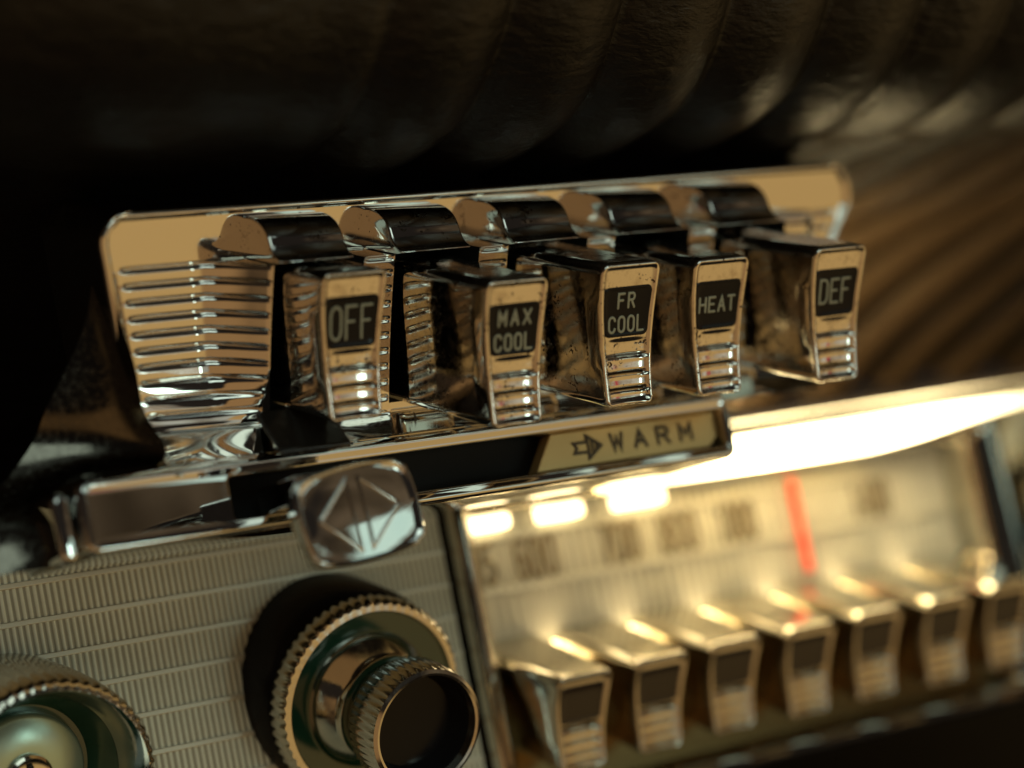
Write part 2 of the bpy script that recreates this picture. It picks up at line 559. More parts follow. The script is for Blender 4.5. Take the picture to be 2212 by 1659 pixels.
def rib_h(z):
    if z > 1.62 or z < -1.5:
        return 0
    ph = ((1.55-z)/0.302) % 1.0
    d = min(ph, 1-ph)                    # groove at ph 0
    g = -0.055*math.exp(-(d/0.15)**2)
    return g+0.004*math.cos((ph-.5)*pi)


def xl(z):
    e = -6.47+0.17*max(0, 2.2-z)
    if z > 1.95:
        e += 0.7-math.sqrt(max(0, 0.7**2-min(0.7, z-1.95)**2))
    return e


def xr(z):
    e = 11.35-0.56*max(0, 1.7-z)
    r = 0.9
    if z > 1.8:
        e -= r-math.sqrt(max(0, r**2-min(r, z-1.8)**2))
    return e


ZT = 2.62


def plate_pt(x, z, u0=0, u1=0):
    mid = max(0, min(1, (x+4.25)/0.72))*max(0, min(1, (10.2-x)/0.9))
    if z > 1.6:
        y = 0.66-0.02*(z-1.6)
    else:
        if z < -0.3:
            wd_ = sstep((-0.3-z)/1.15)
            mid = mid*(1-wd_)+wd_*sstep((x+6.2)/5.0)*max(0, min(1, (10.2-x)/0.9))
        off_ = (0.66-y_rib(1.6))*(1-mid)
        y = y_low(z)+off_*(0.70+0.30*(z+1.4)/3.0 if z > ZL else 0.70*(1-sstep((ZL-z)/0.60)))
    fade = sstep((x-xl(z)-0.26)/0.22)*sstep((xr(z)-0.35-x)/0.10)
    h = rib_h(z)*fade
    h *= min(1, min(abs(x-q) for q in OPEN_EDGES)/0.09)
    # raised rim round the edge
    dl = x-xl(z); dr = xr(z)-x; dt = ZT-z
    rim = 0.0
    for d in (dl, dr):
        if d < 0.20:
            rim = max(rim, 0.11*math.sqrt(max(0, 1-((d-0.10)/0.10)**2)) if d < .2 else 0)
    if dt < 0.16:
        rim = max(rim, 0.10*math.sqrt(max(0, 1-((dt-0.08)/0.08)**2)))
    return (x, y-h-rim, z)


panel = empty('climate_control_panel', (2.5, 0.6, -2.2),
              'long chrome climate control panel with ribbed face and five button openings under the black pad', 'control panel')

zs = sorted(set([round(z, 4) for z in lin(-1.97, 1.60, 260)] + [1.6001, 1.604] + [round(z, 4) for z in lin(1.62, ZT, 46)]))
ZB, ZO = -1.28, 1.60
# fixed x columns with opening edges, plus trapezoid ends
cols = []
fixed = []
for cx in XS:
    fixed += [cx+HL, cx+HR+0.02]
fixed = sorted(fixed)
ends_l = [0, .97, .984, .993, .004, .010, .018, .027, .037, .05, .07, .09, .11, .13, .15, .2, .3, .4, .5, .6, .7, .8, .9, 1]
NX = []
ends_l = sorted(ends_l)
for k in ends_l: NX.append(('L', k))
for a, b_ in zip(fixed[:-1], fixed[1:]):
    w_ = b_-a
    for k in sorted((.02/w_, .05/w_, .09/w_, .25, .5, .75, 1-.09/w_, 1-.05/w_, 1-.02/w_)): NX.append(('M', a+w_*k))
    NX.append(('M', b_))
for k in [1-e for e in reversed(ends_l)][1:]: NX.append(('R', k))


def colx(c, z):
    if c[0] == 'M': return c[1]
    if c[0] == 'L': return xl(z)+(fixed[0]-xl(z))*c[1]
    return fixed[-1]+(xr(z)-fixed[-1])*c[1]


verts = []; faces = []
for z in zs:
    for c in NX:
        verts.append(plate_pt(colx(c, z), z))
nc = len(NX)
for j in range(len(zs)-1):
    for i in range(nc-1):
        zc = (zs[j]+zs[j+1])/2
        xc = (colx(NX[i], zc)+colx(NX[i+1], zc))/2
        if ZB < zc < ZO+0.001 and any(cx+HL < xc < cx+HR+0.02 for cx in XS):
            continue
        a = j*nc+i
        faces.append((a, a+1, a+nc+1, a+nc))
# skirt: edge goes back into the pad
per = [j*nc for j in range(len(zs))]+[(len(zs)-1)*nc+i for i in range(1, nc)]+[j*nc+nc-1 for j in range(len(zs)-2, -1, -1)]
prev = per
for dy, dz, dx in ((0.10, 0, 0.02), (0.6, 0.0, 0.05), (2.6, 0.05, 0.1)):
    cur = []
    for idx in per:
        p = verts[idx]
        sx = -1 if p[0] < 2.5 else 1
        cur.append(len(verts)); verts.append((p[0]+sx*dx*0, p[1]+dy, p[2]))
    for k in range(len(per)-1):
        faces.append((prev[k], prev[k+1], cur[k+1], cur[k]))
    prev = cur
mesh_obj('ribbed_plate', verts, faces, M_plate, panel, auto=50)

# opening walls (thin chrome returns) and black box behind
for cx in XS:
    x0, x1 = cx+HL, cx+HR+0.02
    rows = lin(ZB, ZO, 40)
    vv = []; ff = []
    for x in (x0, x1):
        b0 = len(vv)
        for z in rows:
            y0 = y_low(z)+0.004
            vv += [(x, y0, z), (x, 1.5, z)]
        for k in range(len(rows)-1):
            a = b0+2*k
            ff.append((a, a+1, a+3, a+2))
    mesh_obj('opening_wall', vv, ff, M_black, panel, auto=50)
v, f = box(-3.6, 9.0, 1.5, 1.9, -1.5, 2.2)
mesh_obj('backing', v, f, M_black, panel)

# hoods
HP = [(0.95, 2.34), (0.50, 2.385), (0.16, 2.35), (-0.10, 2.25), (-0.27, 2.09), (-0.38, 1.91), (-0.53, 1.755), (-0.70, 1.69),
      (-0.70, 1.65), (-0.55, 1.625), (-0.2, 1.62), (0.95, 1.62)]


def hood(cx):
    vv = []; ff = []
    # top/front skin with flared, slightly rounded ends: rounding loops
    loops = []
    x0, x1 = cx+HL-0.03, cx+HL+1.52
    insets = [(x0, 0.05), (x0+0.008, 0.026), (x0+0.022, 0.009), (x0+0.05, 0.0), ((x0+x1)/2, 0.0), (x1-0.05, 0.0), (x1-0.022, 0.009), (x1-0.008, 0.026), (x1, 0.05)]
    # dense profile
    pr = []
    for k in range(8):
        p0, p1 = HP[max(k-1, 0)], HP[k]
        p2, p3 = HP[min(k+1, 11)], HP[min(k+2, 11)]
        for i in range(6):
            t = i/6
            q = [0.5*((2*p1[d])+(-p0[d]+p2[d])*t+(2*p0[d]-5*p1[d]+4*p2[d]-p3[d])*t*t+(-p0[d]+3*p1[d]-3*p2[d]+p3[d])*t**3) for d in (0, 1)]
            pr.append(tuple(q))
    pr += HP[8:]
    cyc = (0.5, 1.95)
    for x, ins in insets:
        loop = []
        for (y, z) in pr:
            dx, dz = y-cyc[0], z-cyc[1]
            l = math.hypot(dx, dz)
            k = max(0, (l-ins)/l) if z > 1.66 else 1
            yy = cyc[0]+dx*k; zz = cyc[1]+dz*k
            if y >= 0.9: yy = y
            loop.append(len(vv)); vv.append((x, yy, max(zz, 1.612)))
        loops.append(loop)
    m = len(pr)
    for a, b_ in zip(loops[:-1], loops[1:]):
        for k in range(m-1):
            ff.append((a[k], a[k+1], b_[k+1], b_[k]))
    ff.append(tuple(loops[0])); ff.append(tuple(reversed(loops[-1])))
    return mesh_obj('hood', vv, ff, M_hood, panel, auto=40)


for cx in XS:
    hood(cx)

# slider bezel under the plate (leaning back) : frame with a long slot
def FB(x, y, z):        # local: x, depth (positive = into dash), s up
    return F(x, z, -y, 0.9)


bx0, bx1, bs0, bs1 = -7.62, 6.82, -3.64, -2.30
sx0, sx1, ss0, ss1 = -4.72, 6.62, -3.36, -2.60
vv = []; ff = []


def rr(x0, x1, s0, s1, r, n=6):
    pts = []
    for (cx, cs, a0) in ((x1-r, s1-r, 0), (x0+r, s1-r, 90), (x0+r, s0+r, 180), (x1-r, s0+r, 270)):
        for i in range(n+1):
            a = radians(a0+90*i/n)
            pts.append((cx+r*cos(a), cs+r*sin(a)))
    return pts


def loft(loops_pts, fn, cap0=False, cap1=False, closed=True):
    vv = []; ff = []; idx = []
    for lp in loops_pts:
        l = []
        for p in lp:
            l.append(len(vv)); vv.append(fn(*p))
        idx.append(l)
    n = len(idx[0])
    for a, b_ in zip(idx[:-1], idx[1:]):
        for k in range(n if closed else n-1):
            ff.append((a[k], a[(k+1) % n], b_[(k+1) % n], b_[k]))
    if cap0: ff.append(tuple(idx[0]))
    if cap1: ff.append(tuple(reversed(idx[-1])))
    return vv, ff


# n values: outward height above the off 0.9 plane
def lp(x0, x1, s0, s1, r, n_):
    return [(x, s, n_) for x, s in rr(x0, x1, s0, s1, r)]


loops_ = [lp(bx0, bx1, bs0, bs1+0.1, .22, -1.6), lp(bx0, bx1, bs0, bs1+0.1, .22, 0.76), lp(bx0+.03, bx1-.03, bs0+.03, bs1-.03, .2, .86),
          lp(bx0+.08, bx1-.08, bs0+.07, bs1-.07, .17, .92), lp(bx0+.14, bx1-.14, bs0+.13, bs1-.10, .13, .93),
          lp(bx0+.20, bx1-.18, bs0+.19, bs1-.16, .12, .885),
          lp(sx0-.06, sx1+.06, ss0-.06, ss1+.05, .10, .885), lp(sx0-.02, sx1+.02, ss0-.02, ss1+.02, .09, .87), lp(sx0, sx1, ss0, ss1, .08, .83), lp(sx0, sx1, ss0, ss1, .08, 0.2)]
v, f = loft(loops_, lambda x, s, n_: F(x, s, n_, 0.9))
mesh_obj('slider_bezel', v, f, M_slider, panel, auto=60)
v, f = box(sx0-.2, sx1+.2, -0.18, 0.0, ss0-.1, ss1+.1, fn=FB)
mesh_obj('slot_backing', v, f, M_black, panel)

# WARM plate in the slot
wp = [(1.98, ss0+.03), (6.30, ss0+.03), (6.56, ss0+.25), (6.57, ss1-.02), (2.46, ss1-.02)]
vv = [F(x, s, n_, 0.9) for n_ in (0.3, 0.66) for x, s in wp]
ff = [(0, 1, 2, 3, 4), (9, 8, 7, 6, 5)]+[(k, (k+1) % 5, 5+(k+1) % 5, 5+k) for k in range(5)]
warm = mesh_obj('temperature_plate', vv, ff, M_warm, panel, bevel=0.03)
arrow = [[(2.95, -2.87), (3.28, -2.87), (3.28, -2.74), (3.62, -2.97), (3.28, -3.20), (3.28, -3.07), (2.95, -3.07), (3.02, -2.97), (2.95, -2.87)]]
arrow += [[(3.30, -2.80), (3.30, -3.14)], [(3.40, -2.86), (3.40, -3.08)], [(3.5, -2.93), (3.5, -3.02)]]
strokes_mesh('arrow_mark', arrow, 0.032, lambda u, v_, w: F(u, v_, 0.672+w, 0.9), M_darkletter, warm, flat=.3)
strokes_mesh('lettering', text_polys('WARM', 4.88, -2.95, 0.32, 0.28, 0.30), 0.04, lambda u, v_, w: F(u, v_, 0.672+w, 0.9), M_darkletter, warm, flat=.3)

# left chrome skirt: flares out from the panel's left end down to the lower left
A = [(xl(2.1)+.02, 0.5, 2.1), (xl(1.5)-.02, 0.35, 1.5), (xl(.7)-.02, .25, .75), (xl(-.4)-.02, .1, -.1), (xl(-1.0)-.02, .0, -.9), (xl(-1.9), -.4, -1.75), (bx0+.25, -.5, -2.2), (bx0+.02, -.6, -2.8), (bx0+.02, -.6, -3.35)]
B = [(-6.2, 1.3, 2.1), (-6.28, 1.3, 1.45), (-6.42, 1.3, .7), (-6.72, 1.3, 0.0), (-7.25, 1.3, -.9), (-7.6, 1.3, -1.6), (-8.4, 1.1, -2.3), (-9.6, .8, -2.9), (-11.0, .5, -3.6)]


def cat(pts, t):
    i = min(int(t), len(pts)-2); fr = t-i
    q = [Vector(pts[max(0, min(len(pts)-1, k))]) for k in (i-1, i, i+1, i+2)]
    return 0.5*((2*q[1])+(-q[0]+q[2])*fr+(2*q[0]-5*q[1]+4*q[2]-q[3])*fr*fr+(-q[0]+3*q[1]-3*q[2]+q[3])*fr**3)


def skirt(u, t):
    a = cat(A, t); b_ = cat(B, t)
    p = a.lerp(b_, u)
    sag = math.sin(pi*u)
    p += Vector((0.30, 0.10, -0.05))*sag*(0.35+0.09*t)
    return tuple(p)


v, f = grid(lin(0, 1, 30), lin(0, len(A)-1.001, 60), skirt)
mesh_obj('side_flange', v, f, M_flange, panel, smooth=True)

# small left end boss of the bezel
v, f = loft([lp(-8.02, -7.66, -3.68, -2.42, .16, n_) for n_ in (-1.2, .55)] + [lp(-7.97, -7.71, -3.62, -2.48, .12, .66), lp(-7.93, -7.75, -3.56, -2.54, .09, .68)], lambda x, s, n_: F(x, s, n_, 0.9), cap1=True)
mesh_obj('end_boss', v, f, M_slider, panel, auto=60)

# ------------------------------------------------------------------ PUSH BUTTONS
def make_button_mesh(w_top, w_bot, z_top, z_bot, depth, win, grooves, rcorn=0.22):
    """front at y=0, body reaching back to y=depth. returns verts, faces (cm, local)"""
    H = z_top-z_bot
    zc = (z_top+z_bot)/2

    def hw(z):
        t = (z_top-z)/H
        w = w_top+(w_bot-w_top)*sstep(min(1, t*1.05))
        for zz, r in ((z_top, rcorn), (z_bot, rcorn*0.8)):
            d = abs(zz-z)
            if d < r:
                w -= r-math.sqrt(max(0, r*r-(r-d)**2))
        return w
    zs_ = [z_bot+H*(i/110) for i in range(111)]
    zs_[0] = z_bot; zs_[-1] = z_top
    us = [-1, -.985, -.955, -.91, -.86, -.80, -.7, -.55, -.4, -.2, 0, .2, .4, .55, .7, .80, .86, .91, .955, .985, 1]
    vv = []
    for z in zs_:
        w = hw(z)
        for u in us:
            x = u*w
            t = (z_top-z)/H
            d = min(w-abs(x), z_top-z, z-z_bot)
            d = max(0, d)
            # long gentle hollow from top to bottom
            y = 0.155*math.sin(pi*min(1, t))
            # lower finger pad: hollow sideways
            lowf = sstep((win[0]-z)/0.15) if z < win[0] else 0
            y += lowf*0.07*(1-(u*u))
            # rounded rim
            rim_r = 0.06
            if d < rim_r:
                y += 0.09*(1-math.sqrt(max(0, 1-(1-d/rim_r)**2)))
            s_in = sstep((d-0.07)/0.06)
            y += 0.055*s_in
            # grooves with pillowed lands
            if z < win[0]-0.02 and s_in > 0.3:
                g = 0
                for gz in grooves:
                    g += 0.075*math.exp(-((z-gz)/0.032)**2)
                    g -= 0.018*math.exp(-((z-gz+0.05)/0.03)**2)
                y += g*s_in
            vv.append((x, y, z))
    nu = len(us); nr = len(zs_)
    ff = []
    for j in range(nr-1):
        for i in range(nu-1):
            a = j*nu+i
            ff.append((a, a+1, a+nu+1, a+nu))
    per_ = [i for i in range(nu)]+[j*nu+nu-1 for j in range(1, nr)]+[(nr-1)*nu+i for i in range(nu-2, -1, -1)]+[j*nu for j in range(nr-2, 0, -1)]
    prev_ = per_
    for yy, gsc in ((0.22, 1.008), (0.6, 1.0), (depth*0.5, 1.0), (depth, 1.0)):
        cur_ = []
        for idx in per_:
            p = vv[idx]
            # body behind the face keeps the top width (tapers less)
            t = (z_top-p[2])/H
            k = 1+0.26*min(1, max(0, yy-.2)/2.9)+0.12*min(1, max(0, yy-.2)/2.9)*t
            cur_.append(len(vv)); vv.append((p[0]*gsc*k, max(yy, p[1]+.01), zc+(p[2]-zc)*gsc))
        for k in range(len(per_)):
            k2 = (k+1) % len(per_)
            ff.append((prev_[k], prev_[k2], cur_[k2], cur_[k]))
        prev_ = cur_
    ff.append(tuple(prev_))
    return vv, ff


def hollow(z, z_top, z_bot):
    return 0.155*math.sin(pi*(z_top-z)/(z_top-z_bot))


def make_button(name, cx, yf, zoff, lines, label, group, W=(0.69, 0.55), Z=(1.40, -1.33), win=(-0.02, 0.93), grooves=(-.40, -.73, -1.03), depth=4.2, winw=(0.555, 0.50), mat=None, cat='push button', wmat=None):
    e = empty(name, (cx, yf, zoff), label, cat, group)
    v, f = make_button_mesh(W[0], W[1], Z[0], Z[1], depth, win, grooves, 0.22*W[0]/0.69)
    v = [(x+cx, y+yf, z+zoff) for x, y, z in v]
    mesh_obj('cap', v, f, mat or M_button, e, auto=62)
    # black window
    z0, z1 = win
    pts = []
    r = 0.12
    n = 6
    cz = (z0+z1)/2

    def wloop(inset, yo):
        a, b_ = winw[1]-inset, winw[0]-inset
        out_ = []
        for (sx, zz, ww, a0) in ((1, z1-inset, b_, 0), (-1, z1-inset, b_, 90), (-1, z0+inset, a, 180), (1, z0+inset, a, 270)):
            sy = 1 if zz > cz else -1
            for i in range(n+1):
                an = radians(a0+90*i/n)
                rq = min(r, ww*.6)
                x = sx*(ww-rq)+rq*cos(an); z = zz-sy*rq+rq*sin(an)
                out_.append((x, z))
        res = []
        for q in range(4):
            cor = out_[q*(n+1):(q+1)*(n+1)]
            nx_ = out_[((q+1) % 4)*(n+1)]
            res += cor
            for k in range(1, 12):
                res.append((cor[-1][0]+(nx_[0]-cor[-1][0])*k/12, cor[-1][1]+(nx_[1]-cor[-1][1])*k/12))
        return [(x, hollow(z, *Z)+0.055+yo, z) for x, z in res]
    loops2 = [wloop(-.012, 0.10), wloop(-.012, 0.012), wloop(0.0, -0.012), wloop(0.02, -0.02), wloop(0.045, -0.010), wloop(0.12, -0.002), wloop(.2, -.002), wloop(.28, -.002), wloop(.32, -.002)]
    v, f = loft(loops2, lambda x, y, z: (cx+x, yf+y, zoff+z), cap1=True)
    wobj = mesh_obj('window', v, f, wmat or M_window, e, auto=70)
    if lines:
        polys = []
        for (txt, lx, lz, h, w, g) in lines:
            polys += text_polys(txt, lx, lz, h, w, g)
        # subdivide strokes so they follow the hollow
        P2 = []
        for pl in polys:
            q = [pl[0]]
            for a, b_ in zip(pl[:-1], pl[1:]):
                m = max(1, int(math.hypot(a[0]-b_[0], a[1]-b_[1])/0.08))
                for k in range(1, m+1):
                    q.append((a[0]+(b_[0]-a[0])*k/m, a[1]+(b_[1]-a[1])*k/m))
            P2.append(q)
        rad = 0.026
        strokes_mesh('lettering', P2, rad, lambda u, v_, w: (cx+u, yf+hollow(v_, *Z)+0.055-0.004-w, zoff+v_), M_letter, wobj, flat=.35)
    return e


GB = 'climate control push buttons'
make_button('push_button', -2.62, -1.88, 0.19, [('OFF', 0.0, 0.44, 0.60, 0.215, 0.105)],
            'chrome push button lettered OFF, pressed in further than the others', GB)
make_button('push_button', 0.0, -3.20, 0.0, [('MAX', 0.02, 0.66, 0.26, 0.15, 0.12), ('COOL', 0.0, 0.21, 0.29, 0.135, 0.085)],
            'chrome push button lettered MAX COOL beside the OFF button', GB)
make_button('push_button', 2.55, -3.20, 0.10, [('FR', -0.02, 0.66, 0.27, 0.135, 0.10), ('COOL', 0.0, 0.21, 0.29, 0.135, 0.085)],
            'chrome push button lettered FR COOL in the middle of the row', GB)
make_button('push_button', 5.10, -2.72, -0.05, [('HEAT', -0.01, 0.46, 0.28, 0.15, 0.085)],
            'chrome push button lettered HEAT with bright window glints', GB)
make_button('push_button', 7.65, -3.28, 0.05, [('DEF', -0.02, 0.48, 0.47, 0.19, 0.095)],
            'chrome push button lettered DEF at the end of the row by the fluted pad', GB)

# ------------------------------------------------------------------ TEMPERATURE SLIDER KNOB
kn = empty('slider_knob', F(-3.1, -3.1, 0.3, 0.9), 'square chrome slider knob with two engraved triangles hanging from the slot', 'slider knob')
kc = (-3.16, -3.72)
RK = radians(3.0)


def KF(x, s, n_):
    xr_ = x*cos(RK)-s*sin(RK); sr = x*sin(RK)+s*cos(RK)
    return F(kc[0]+xr_, kc[1]+sr, n_, 0.9)


def shield(k, dn, wsc=1.0):
    """bulged square outline"""
    pts = []
    a, b_ = 1.17*k, 0.78*k
    n = 14
    cr = [(-a*0.98, b_*0.93), (a*0.97, b_*1.0), (a*1.03, -b_*0.93), (-a*0.90, -b_*1.03)]
    bul = [0.13, 0.09, 0.12, 0.10]
    cen = Vector((0, 0))
    for q in range(4):
        p0 = Vector(cr[q]); p1 = Vector(cr[(q+1) % 4])
        mid = (p0+p1)/2
        nrm = mid.normalized()
        for i in range(n):
            t = i/n
            # round corners by easing
            tt = t
            p = p0.lerp(p1, tt)+nrm*bul[q]*k*(4*tt*(1-tt))
            ec = min(t, 1-t)
            if ec < 0.07:
                p *= 1-0.05*(1-ec/0.07)**2
            pts.append((p.x, p.y, dn+0.0))
    return pts


def dome(p, top):
    r2 = (p[0]/1.2)**2+(p[1]/0.82)**2
    return (p[0], p[1], p[2]+top*(1-r2*0.8))


kl = [shield(.80, 2.0), shield(.97, 2.2), shield(1.0, 2.42), shield(1.0, 2.56), shield(.985, 2.61), shield(.955, 2.63), shield(.925, 2.62), shield(.90, 2.585)]
for k in (.84, .7, .55, .4, .25, .12):
    kl.append([dome(p, 0.035) for p in shield(k, 2.575)])
v, f = loft(kl, KF, cap0=True, cap1=True)
face = mesh_obj('knob_face', v, f, M_slider, kn, auto=50)
tri1 = [(-.13, .62), (-.80, -.02), (-.13, -.64), (-.13, .62)]
tri2 = [(.13, .62), (.82, .02), (.13, -.64), (.13, .62)]


def fine(pl, st=.09):
    q = [pl[0]]
    for a, b_ in zip(pl[:-1], pl[1:]):
        m = max(1, int(math.hypot(a[0]-b_[0], a[1]-b_[1])/st))
        for k in range(1, m+1):
            q.append((a[0]+(b_[0]-a[0])*k/m, a[1]+(b_[1]-a[1])*k/m))
    return q


def KD(u, v_, w):
    r2 = (u/1.2)**2+(v_/.82)**2
    sh = -0.06*v_/0.5
    return KF(u+sh*0, v_, 2.575+0.035*(1-r2*.8)+0.004+w)


strokes_mesh('triangle_mark', [fine(tri1)], 0.036, KD, M_slider, face, flat=.75)
strokes_mesh('triangle_mark', [fine(tri2)], 0.036, KD, M_slider, face, flat=.75)
# stem from slot to the knob back
v, f = box(-0.62, 0.30, -2.1, 0.6, -0.34, 0.16, fn=lambda x, y, z: F(-3.45+x, -3.02+z, -y if y < 0 else 0.55-y*0, 0.9))
mesh_obj('stem', v, f, M_trim, kn, bevel=0.05)
# black slab above the stem, lapping the plate's lower lip
v, f = box(-3.88, -2.42, -1.30, -0.30, 0, 0.12, fn=lambda x, y, z: (x, y, -1.22+0.55*(y+0.3)+z))
mesh_obj('lip_slab', v, f, M_slab, kn, bevel=0.04)

# ------------------------------------------------------------------ RADIO FACE (ribbed metal), leaning back, off 5
OFFR = 5.0
RX0, RX1 = 2.35, 18.35       # outer frame of the radio
rows_s = [-4.30, -5.02, -5.75, -6.45, -7.15, -7.90, -8.65, -9.4, -10.15, -10.9]


def rib_panel(name, x0, x1, s0, s1, off, n0, per, amp, wires, mat, parent, cove=True, steps=6):
    nx = int((x1-x0)/per*steps)
    us = lin(x0, x1, nx)
    vs = sorted(set([s0, s1]+[w+d for w in wires for d in (-.075, -.05, -.02, .02, .05, .075)]+([s1-0.3*k for k in range(1, 6)] if cove else [])))
    vs = [v_ for v_ in vs if s0 <= v_ <= s1]

    def fn(x, s):
        h = amp*(0.5+0.5*cos(2*pi*x/per))
        for w in wires:
            d = abs(s-w)
            if d < .06:
                h = max(h, amp*1.5)
        n_ = n0+h
        if cove:
            t = max(0, (s-(s1-1.2))/1.2)
            n_ += 1.1*t*t
        return F(x, s, n_, off)
    v, f = grid(us, vs, fn)
    return mesh_obj(name, v, f, mat, parent, auto=60)


faceplate = empty('radio_faceplate', F(-4, -11, 0, OFFR), 'fine ribbed metal faceplate with pale horizontal wires around the radio', 'faceplate')
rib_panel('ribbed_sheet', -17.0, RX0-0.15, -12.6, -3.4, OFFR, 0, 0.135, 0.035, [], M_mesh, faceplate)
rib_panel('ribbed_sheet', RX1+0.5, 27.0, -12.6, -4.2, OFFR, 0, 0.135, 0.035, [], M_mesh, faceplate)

for xa, xb in ((-17.0, RX0-.15), (RX1+.5, 27.0)):
    vv = []; ff = []
    for s_ in rows_s:
        t = max(0, (s_+4.6)/1.2)
        v, f = box(xa, xb, -0.06, 0.01, s_-.055, s_+.055, fn=lambda x, y, z: F(x, z, -y+1.1*t*t, OFFR))
        ff += [tuple(q+len(vv) for q in g) for g in f]; vv += v
    mesh_obj('horizontal_wires', vv, ff, M_wire, faceplate, bevel=0.02, seg=2)

# trim bar above the radio (grey chrome brow)
v, f = box(4.0, 30, -.72, 2.2, -4.02, -3.70, fn=lambda x, y, z: F(x, z, -y, OFFR))
tb = mesh_obj('trim_bar', v, f, M_trim, bevel=0.10, seg=4)
tag(tb, 'long grey chrome trim bar running above the glowing radio', 'trim bar')

radio = empty('radio', F(10.3, -11.6, 0, OFFR), 'chrome framed car radio with glowing amber dial and red needle', 'radio')
# frame
fl = [lp(RX0, RX1, -11.75, -4.45, .35, -1.3), lp(RX0, RX1, -11.75, -4.45, .35, .35), lp(RX0+.06, RX1-.06, -11.69, -4.51, .3, .46), lp(RX0+.14, RX1-.14, -11.61, -4.60, .25, .50),
      lp(RX0+.30, RX1-.30, -11.45, -4.85, .2, .42), lp(RX0+.48, RX1-.66, -11.25, -5.05, .15, .30), lp(RX0+.56, RX1-.80, -11.15, -5.13, .12, .05), lp(RX0+.60, RX1-.9, -11.1, -5.18, .1, -1.2)]
v, f = loft(fl, lambda x, s, n_: F(x, s, n_, OFFR))
mesh_obj('frame', v, f, M_radio, radio, auto=50)
# dial
dial = rib_panel('dial', RX0+.5, RX1-.8, -9.0, -5.1, OFFR, -0.9, 0.26, 0.09, [-5.6, -6.75, -8.3], M_dial, radio, cove=False, steps=5)
for txt, x, wdt in (('55', 3.55, .30), ('600', 5.0, .26), ('700', 7.3, .26), ('800', 9.0, .26), ('1000', 10.7, .18), ('1400', 14.9, .2)):
    strokes_mesh('numeral', text_polys(txt, x, -6.15, 0.85, wdt, 0.12), 0.05, lambda u, v_, w: F(u, v_, -0.77+w, OFFR), M_dialnum, dial, flat=.3)
# needle
v, f = box(-.10, .10, -.05, .05, -1.12, 1.12, fn=lambda x, y, z: F(12.45+x, -6.50+z, -0.62-y, OFFR))
mesh_obj('needle', v, f, M_red, radio, bevel=0.03)
# lit diffuser: curved translucent strip above the dial that throws light down over it
dpts = [(-4.30, .05), (-4.36, .45), (-4.55, .66), (-4.85, .66), (-5.02, .50), (-5.10, .2)]


def dif(x, k):
    i = min(int(k), 4); fr = k-i
    s = dpts[i][0]+(dpts[i+1][0]-dpts[i][0])*fr; n_ = dpts[i][1]+(dpts[i+1][1]-dpts[i][1])*fr
    w = 1.0
    wl = max(.04, min(1, (x-7.0)/3.0))
    if x > 13.5: w = 1-0.72*sstep((x-13.5)/6.5)
    s2 = -4.32+(s+4.32)*w
    s2 = -5.1+(s2+5.1)*wl
    return F(x, s2, n_+0.22, OFFR)


v, f = grid(lin(6.2, 21.5, 40), lin(0, 5, 16), dif)
mesh_obj('lit_diffuser', v, f, M_diff, radio, smooth=True)
for x0, w in ((2.98, 1.35), (5.2, 1.1), (7.3, 1.3)):  # glowing blocks added in place of glints reflected off the frame
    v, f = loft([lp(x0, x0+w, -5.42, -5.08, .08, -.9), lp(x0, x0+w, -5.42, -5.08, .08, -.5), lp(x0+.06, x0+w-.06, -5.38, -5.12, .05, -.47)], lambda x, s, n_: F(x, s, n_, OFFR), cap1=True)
    mesh_obj('glint_block', v, f, M_diff2, radio, auto=50)
v, f = box(3.4, 17.2, 0.0, 0.1, -8.75, -8.05, fn=lambda x, y, z: F(x, z, -y-.75, OFFR))
mesh_obj('lit_strip', v, f, M_diff3, radio, bevel=0.04)  # added glowing strip, gives the key tops something bright to reflect
# ledge under the dial where buttons come out, and lower tray
v, f = box(RX0+.5, RX1-.8, 0.4, 1.1, -11.2, -8.9, fn=lambda x, y, z: F(x, z, -y, OFFR))
mesh_obj('button_panel', v, f, plain('amber_backplate', (0.16, 0.10, 0.035), 0.22, metal=0.8), radio)

GR = 'radio preset push buttons'
RL = ['leftmost radio preset button, nearest the big serrated knob', 'second radio preset button from the serrated knob', 'third radio preset button from the serrated knob, left of the middle',
      'middle one of the seven radio preset buttons', 'fifth radio preset button, below the red needle', 'sixth radio preset button, next to the last one', 'last radio preset button at the right edge of the photo']
for i in range(7):
    make_button('radio_button', 3.90+2.085*i, 0.15+0.07*((i*37) % 5-2)/2, -8.62, None, RL[i], GR, W=(0.71, 0.57), Z=(1.02, -1.10), win=(-0.10, 0.76), grooves=(-.30, -.53, -.76, -.96), depth=3.0, winw=(0.57, 0.53), mat=M_radio, wmat=M_rwin)

# ------------------------------------------------------------------ ROTARY KNOBS
def ring_prof(profile, X0, s0, off, name, mat, parent, seg=96, serr=None, cap=True):
    """profile: list of (r, n). serr: dict index->(count, depth)"""
    vv = []; ff = []
    for i, (r, n_) in enumerate(profile):
        for k in range(seg):
            a = 2*pi*k/seg
            rr_ = r
            if serr and i in serr:
                c, d = serr[i]
                rr_ = r-d*(0.5-0.5*cos(c*a))**0.7
            vv.append((X0+rr_*cos(a), off-n_, s0+rr_*sin(a)))
    for i in range(len(profile)-1):
        for k in range(seg):
            k2 = (k+1) % seg
            ff.append((i*seg+k, i*seg+k2, (i+1)*seg+k2, (i+1)*seg+k))
    if cap:
        ff.append(tuple((len(profile)-1)*seg+k for k in range(seg)))
    return mesh_obj(name, vv, ff, mat, parent, auto=45)


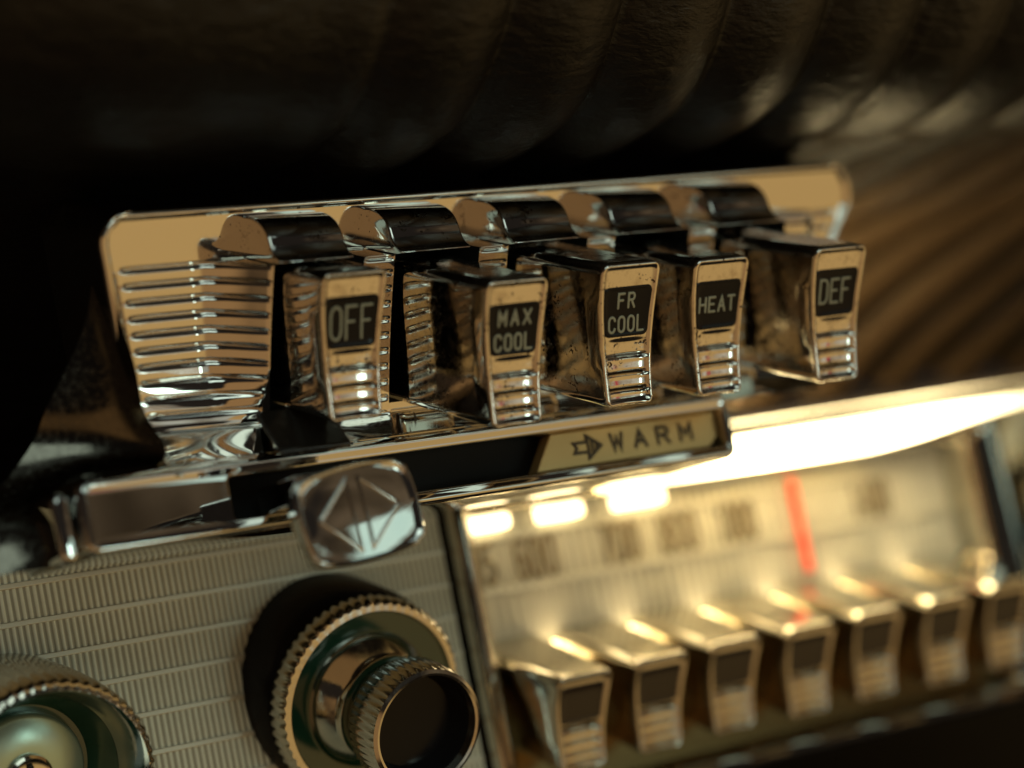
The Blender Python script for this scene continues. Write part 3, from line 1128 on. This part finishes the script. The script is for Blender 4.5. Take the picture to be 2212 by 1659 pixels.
kx, kz, ky = -0.85, -7.5, 2.3
k2 = empty('volume_knob', (kx, ky, kz), 'two stage chrome radio knob with serrated edge and hollow black centre', 'rotary knob', 'rotary knobs')
ring_prof([(2.12, -0.9), (2.15, .65), (2.0, .9), (1.7, .95)], kx, kz, ky, 'base_ring', M_window, k2, cap=False)
ring_prof([(1.7, .8), (2.02, 1.0), (2.08, 1.1), (2.08, 1.42), (2.0, 1.55), (1.85, 1.57)], kx, kz, ky, 'serrated_ring', M_serr, k2, seg=288, serr={1: (60, .045), 2: (60, .045), 3: (60, .045), 4: (60, .045)}, cap=False)
ring_prof([(1.86, 1.56), (1.80, 1.48), (1.5, 1.46), (1.15, 1.40)], kx, kz, ky, 'enamel_ring', M_green, k2, cap=False)
ring_prof([(1.4, 1.4), (1.32, 1.65), (1.08, 1.9), (1.0, 2.1), (1.0, 2.35), (1.1, 2.6), (1.2, 2.72)], kx, kz, ky, 'neck', M_radio, k2, cap=False)
ring_prof([(1.15, 2.6), (1.24, 2.75), (1.24, 3.5), (1.20, 3.62), (1.13, 3.66), (1.08, 3.64), (1.05, 3.45)], kx, kz, ky, 'front_knob', M_serr, k2, seg=288, serr={1: (48, .03), 2: (48, .03)}, cap=False)
ring_prof([(1.07, 3.5), (1.04, 3.2), (0.9, 2.95), (.3, 2.9)], kx, kz, ky, 'knob_centre', M_window, k2)

jx, jz, jy = -7.85, -7.85, 2.0
k1 = empty('ignition_lock', (jx, jy, jz), 'serrated lock knob with dark green ring and silver key disc in the lower left', 'ignition lock', 'rotary knobs')
ring_prof([(2.0, -0.8), (2.1, .1), (2.15, .8), (2.15, 1.5), (2.08, 1.65), (1.95, 1.7)], jx, jz, jy, 'serrated_ring', M_serr, k1, seg=288, serr={2: (60, .045), 3: (60, .045), 4: (60, .045)}, cap=False)
ring_prof([(1.96, 1.68), (1.85, 1.5), (1.72, 1.1), (1.62, .9)], jx, jz, jy, 'bezel_ring', M_radio, k1, cap=False)
ring_prof([(1.64, .95), (1.5, .6), (1.3, .3), (1.0, .25)], jx, jz, jy, 'enamel_ring', M_green, k1, cap=False)
disc = ring_prof([(1.17, .2), (1.17, .45), (1.10, .52), (.5, .60), (.44, .60)], jx, jz, jy, 'key_disc', M_silver, k1, cap=False)
ring_prof([(.46, .58), (.45, .70), (.40, .74), (.33, .71), (.2, .70)], jx, jz, jy, 'lock_cylinder', M_radio, k1)
v, f = box(jx-.05, jx+.05, jy-.76, jy-.68, jz-.26, jz+.26)
mesh_obj('key_slot', v, f, M_black, k1)

tx, tz, ty = 20.7, -6.6, 2.6
k3 = empty('tuning_knob', (tx, ty, tz), 'blurred chrome tuning knob cut off by the right edge beside the radio', 'rotary knob', 'rotary knobs')
ring_prof([(2.0, -0.8), (2.1, .6), (2.12, 1.3), (2.0, 1.45), (1.6, 1.5)], tx, tz, ty, 'serrated_ring', M_serr, k3, seg=288, serr={1: (60, .045), 2: (60, .045), 3: (60, .045)}, cap=False)
ring_prof([(1.65, 1.4), (1.3, 1.6), (1.1, 1.8), (1.0, 2.5), (1.1, 3.1), (1.0, 3.4), (.8, 3.45)], tx, tz, ty, 'front_knob', M_radio, k3)

# the radio's own lamps: warm light over dial, buttons and the flutes to the right
def radio_lamp(x, s, n_, tgt, w, h, p, spread=160, col=(1.0, 0.76, 0.42)):
    area('radio_dial_lamp', F(x, s, n_, OFFR), tgt, w, h, p, col, spread)


radio_lamp(10.5, -5.0, 0.35, F(10.5, -9.5, -0.2, OFFR), 13, 0.3, 0.025)
radio_lamp(9.0, -8.2, -0.3, F(9.0, -6.6, -0.95, OFFR), 13, 0.2, 0.03)
radio_lamp(7.4, -2.9, -0.9, (19.0, 9.0, -4.2), 1.6, 0.4, 1.0, 105, (1.0, 0.60, 0.20))
